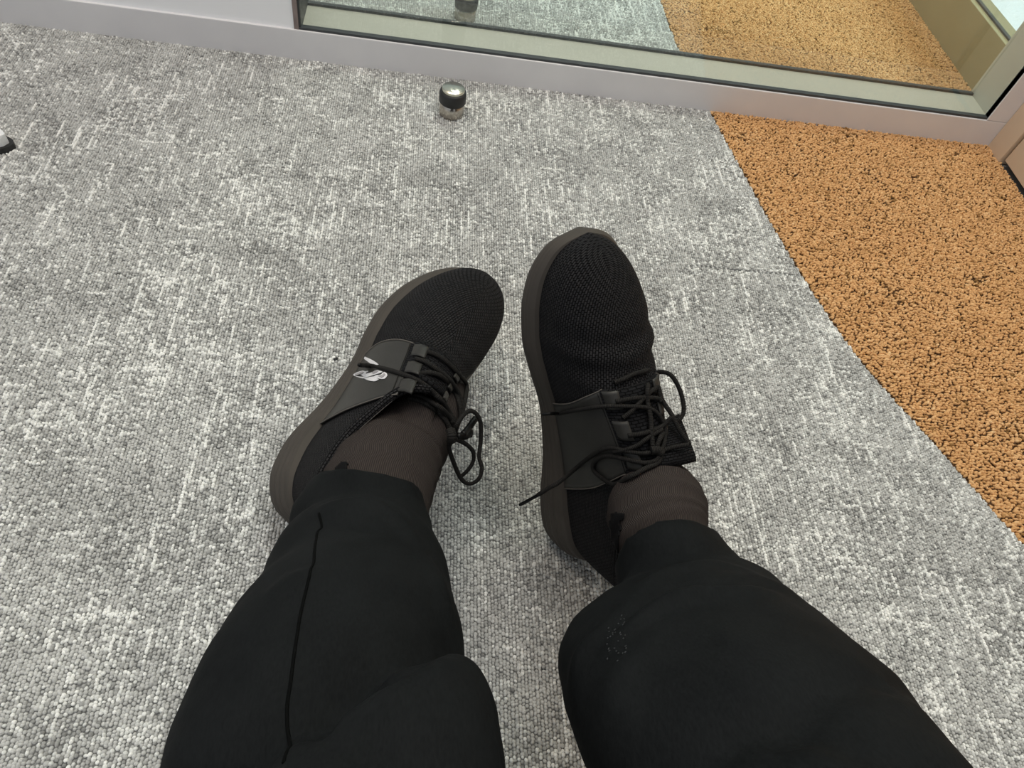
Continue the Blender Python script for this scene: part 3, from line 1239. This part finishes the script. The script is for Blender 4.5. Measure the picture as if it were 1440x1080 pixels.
for q in (
    [(235, 758), (330, 708), (430, 680), (478, 690), (455, 728), (370, 752), (290, 780)],
    [(860, 800), (930, 795), (1000, 770), (1030, 735), (1065, 765), (1030, 820), (960, 852)],
    [(700, 715), (800, 665), (880, 665), (840, 700), (740, 740)]):
    decal(left, [kl(q)], M['logo_shade'], lp, 'logo_shading', .0009)

# trousers: shin and thigh tubes fused into one cloth surface
shinL = dense([ring_d((446, 692), (597, 676), .53, .52), ring_d((416, 745), (602, 722), .52, .505), ring_d((408, 772), (613, 770), .495), ring_d((380, 808), (627, 805), .47), ring_d((357, 870), (641, 860), .435),
               ring_d((320, 925), (654, 905), .405), ring_d((271, 1017), (650, 985), .365), ring_d((240, 1090), (650, 1070), .345), ring_d((225, 1150), (640, 1150), .33)], 5)
thighL = dense([ring_d((612, 935), (668, 935), .335, dm=.8), ring_d((560, 968), (690, 968), .318), ring_d((500, 1022), (708, 1022), .300), ring_d((441, 1080), (719, 1082), .290), ring_d((330, 1190), (735, 1190), .275),
                (np.array([-.035, -.12, .29]), np.array([.080, 0, 0]), .95), (np.array([-.055, -.28, .24]), np.array([.088, 0, 0]), .95), (np.array([-.03, -.42, .18]), np.array([.10, 0, 0]), .9)], 5)
shinR = dense([ring_d((882, 818), (997, 733), .505, .485, 1.15), ring_d((874, 850), (1038, 786), .485, .47, 1.0), ring_d((870, 876), (1080, 834), .465, None, .8), ring_d((846, 893), (1114, 848), .445, None, .65),
               ring_d((808, 922), (1140, 868), .425, None, .6), ring_d((786, 946), (1162, 886), .405, None, .55), ring_d((800, 1004), (1232, 955), .365, None, .6), ring_d((831, 1077), (1290, 1020), .34, None, .75), ring_d((870, 1160), (1340, 1100), .32, None, .85)], 5)
thighR = dense([ring_d((1225, 992), (1280, 992), .325, dm=.8), ring_d((1180, 1020), (1305, 1018), .312), ring_d((1120, 1066), (1345, 1066), .300), ring_d((1060, 1130), (1390, 1130), .288), ring_d((960, 1240), (1440, 1240), .275),
                (np.array([.215, -.12, .29]), np.array([.080, 0, 0]), .95), (np.array([.20, -.28, .24]), np.array([.088, 0, 0]), .95), (np.array([.16, -.42, .18]), np.array([.10, 0, 0]), .9)], 5)
pelvis = [(np.array([-.11, -.44, .16]), np.array([0, .05, .03]), .9), (np.array([-.08, -.44, .165]), np.array([0, .10, .02]), .9), (np.array([.07, -.44, .17]), np.array([0, .12, 0.02]), .9), (np.array([.22, -.44, .165]), np.array([0, .10, 0.02]), .9), (np.array([.25, -.44, .16]), np.array([0, .05, 0.02]), .9)]
V, F, U = join_geo([loft(s_) for s_ in (shinL, thighL, shinR, thighR, dense(pelvis, 5))])
tmp = mesh('tmp', V, F, M['denim'])
fixn(tmp)
rm = tmp.modifiers.new('rm', 'REMESH')
rm.mode = 'VOXEL'
rm.voxel_size = .0036
smo = tmp.modifiers.new('smooth', 'SMOOTH')
smo.factor = .5
smo.iterations = 7
dg = bpy.context.evaluated_depsgraph_get()
me = bpy.data.meshes.new_from_object(tmp.evaluated_get(dg))
bpy.data.objects.remove(tmp)
me.name = 'trousers'
nv = len(me.vertices)
co = np.zeros(nv * 3, np.float32)
me.vertices.foreach_get('co', co)
co = co.reshape(-1, 3).astype(float)
no = np.zeros(nv * 3, np.float32)
me.vertices.foreach_get('normal', no)
no = no.reshape(-1, 3).astype(float)
tt_ = BVHTree.FromPolygons([Vector(c_) for c_ in co], [list(p_.vertices) for p_ in me.polygons])


def kA(pts): return [(230 + x / 2.7, 680 + y / 2.7) for x, y in pts]
def kB(pts): return [(770 + x / 2.4407, 680 + y / 2.4407) for x, y in pts]


FOLDS = [  # traced cloth folds: path, height, width
    (kA([(600, 90), (680, 80), (780, 85), (880, 130), (950, 190)]), .0022, .006),
    (kA([(560, 130), (640, 150), (740, 160), (860, 190)]), -.0015, .007),
    (kA([(380, 440), (440, 400), (520, 360), (640, 340)]), .0020, .009),
    (kA([(950, 200), (1020, 330), (1060, 440), (1090, 560)]), .0016, .008),
    (kA([(640, 1010), (740, 900), (860, 800), (980, 720), (1100, 655)]), .0028, .010),
    (kA([(560, 1020), (680, 890), (800, 790), (960, 690), (1100, 620)]), -.0028, .010),
    (kB([(240, 530), (370, 430), (480, 390), (600, 375), (760, 375)]), .0038, .007),
    (kB([(230, 500), (360, 400), (480, 365), (620, 350), (760, 350)]), -.0026, .007),
    (kB([(280, 400), (380, 320), (480, 290), (600, 280), (690, 300)]), .0020, .006),
    (kB([(90, 700), (120, 590), (180, 520), (260, 440)]), .0020, .007),
    (kB([(200, 800), (230, 700), (300, 600), (400, 520)]), .0018, .010),
    (kB([(860, 940), (980, 810), (1100, 740), (1220, 745)]), .0025, .010),
    (kB([(830, 900), (960, 770), (1090, 700), (1200, 715)]), -.0025, .010),
]
disp = np.zeros(nv)
for path, hgt, wd in FOLDS:
    P = [whit(tt_, x, y, 0) for x, y in path]
    P = catmull([p_ for p_ in P if p_ is not None], 10)
    d2 = ((co[:, None, :] - P[None]) ** 2).sum(2)
    fade = np.sin(np.linspace(.25, math.pi - .25, len(P)))
    j = d2.argmin(1)
    disp += 2.0 * hgt * np.exp(-d2[np.arange(nv), j] / wd ** 2) * fade[j]
from mathutils import noise as mn
for i in range(nv):
    c_ = Vector(co[i])
    disp[i] += .0014 * mn.noise(c_ * 28) + .0007 * mn.noise(c_ * 70)
co2 = co + no * disp[:, None]
me.vertices.foreach_set('co', co2.astype(np.float32).ravel())
me.polygons.foreach_set('use_smooth', [True] * len(me.polygons))
me.materials.clear()
me.materials.append(M['denim'])
me.update()
trs = bpy.data.objects.new('trousers', me)
COL.objects.link(trs)
pparent(trs)
trs['label'] = 'black cotton trousers with worn patch at the right shin'
tt_ = BVHTree.FromPolygons([Vector(c_) for c_ in co2], [list(p_.vertices) for p_ in me.polygons])


def on_trousers(name, path, r, mat, off=.0002, k=8):
    P = [whit(tt_, x, y, off) for x, y in path]
    P = catmull([p_ for p_ in P if p_ is not None], k)
    Q = []
    for p_ in P:   # settle on the cloth
        h_ = tt_.find_nearest(Vector(p_))
        Q.append(np.array(h_[0]) + np.array(h_[1]) * off)
    v, f, u = tube_geo(Q, r, 6, .6)
    o = mesh(name, v, f, mat, uv=u)
    o.parent = trs
    return o


M['seam'] = noise_mat('black_seam_thread', srgb(8, 9, 9), srgb(11, 12, 12), 500, rough=.95, spec=.05)
M['thread'] = noise_mat('grey_worn_thread', srgb(44, 46, 48), srgb(60, 62, 64), 500, rough=.95)
on_trousers('side_seam', kA([(590, 112), (600, 165), (582, 195), (570, 300), (535, 430), (503, 600), (483, 750), (468, 880), (456, 1060)]), .0008, M['seam'])
rs = np.random.default_rng(3)
for cx, cy, w_, h_, n_ in ((240, 490, 34, 34, 16), (240, 570, 34, 46, 16)):
    for k in range(n_):
        x = cx + rs.uniform(-w_, w_)
        y = cy + rs.uniform(-h_, h_) - (x - cx) * .8
        a = rs.uniform(-.4, .4) + 2.3
        l_ = rs.uniform(3, 8)
        o = on_trousers('worn_thread', kB([(x, y), (x + l_ * .5 * math.cos(a), y + l_ * .5 * math.sin(a)), (x + l_ * math.cos(a), y + l_ * math.sin(a))]), .00028, M['thread'], .0003, 3)

# ------------------------------------------------------------------ a crumb of dark lint on the carpet
bm = bmesh.new()
bmesh.ops.create_icosphere(bm, subdivisions=2, radius=1)
rl = np.random.default_rng(11)
for v_ in bm.verts:
    v_.co = Vector((v_.co.x * .0030, v_.co.y * .0017, v_.co.z * .0011)) * rl.uniform(.6, 1.3)
ml = bpy.data.meshes.new('lint')
bm.to_mesh(ml)
bm.free()
ml.materials.append(M['rubber'])
lint = bpy.data.objects.new('lint', ml)
COL.objects.link(lint)
gd = at(472, 505, 1.) - CAM
lint.location = CAM + gd * (CAMH / -gd[2]) + np.array([0, 0, .0006])
lint.rotation_euler = (0, 0, .5)
tag(lint, 'tiny dark lint crumb on the grey carpet left of the logo shoe', 'lint')
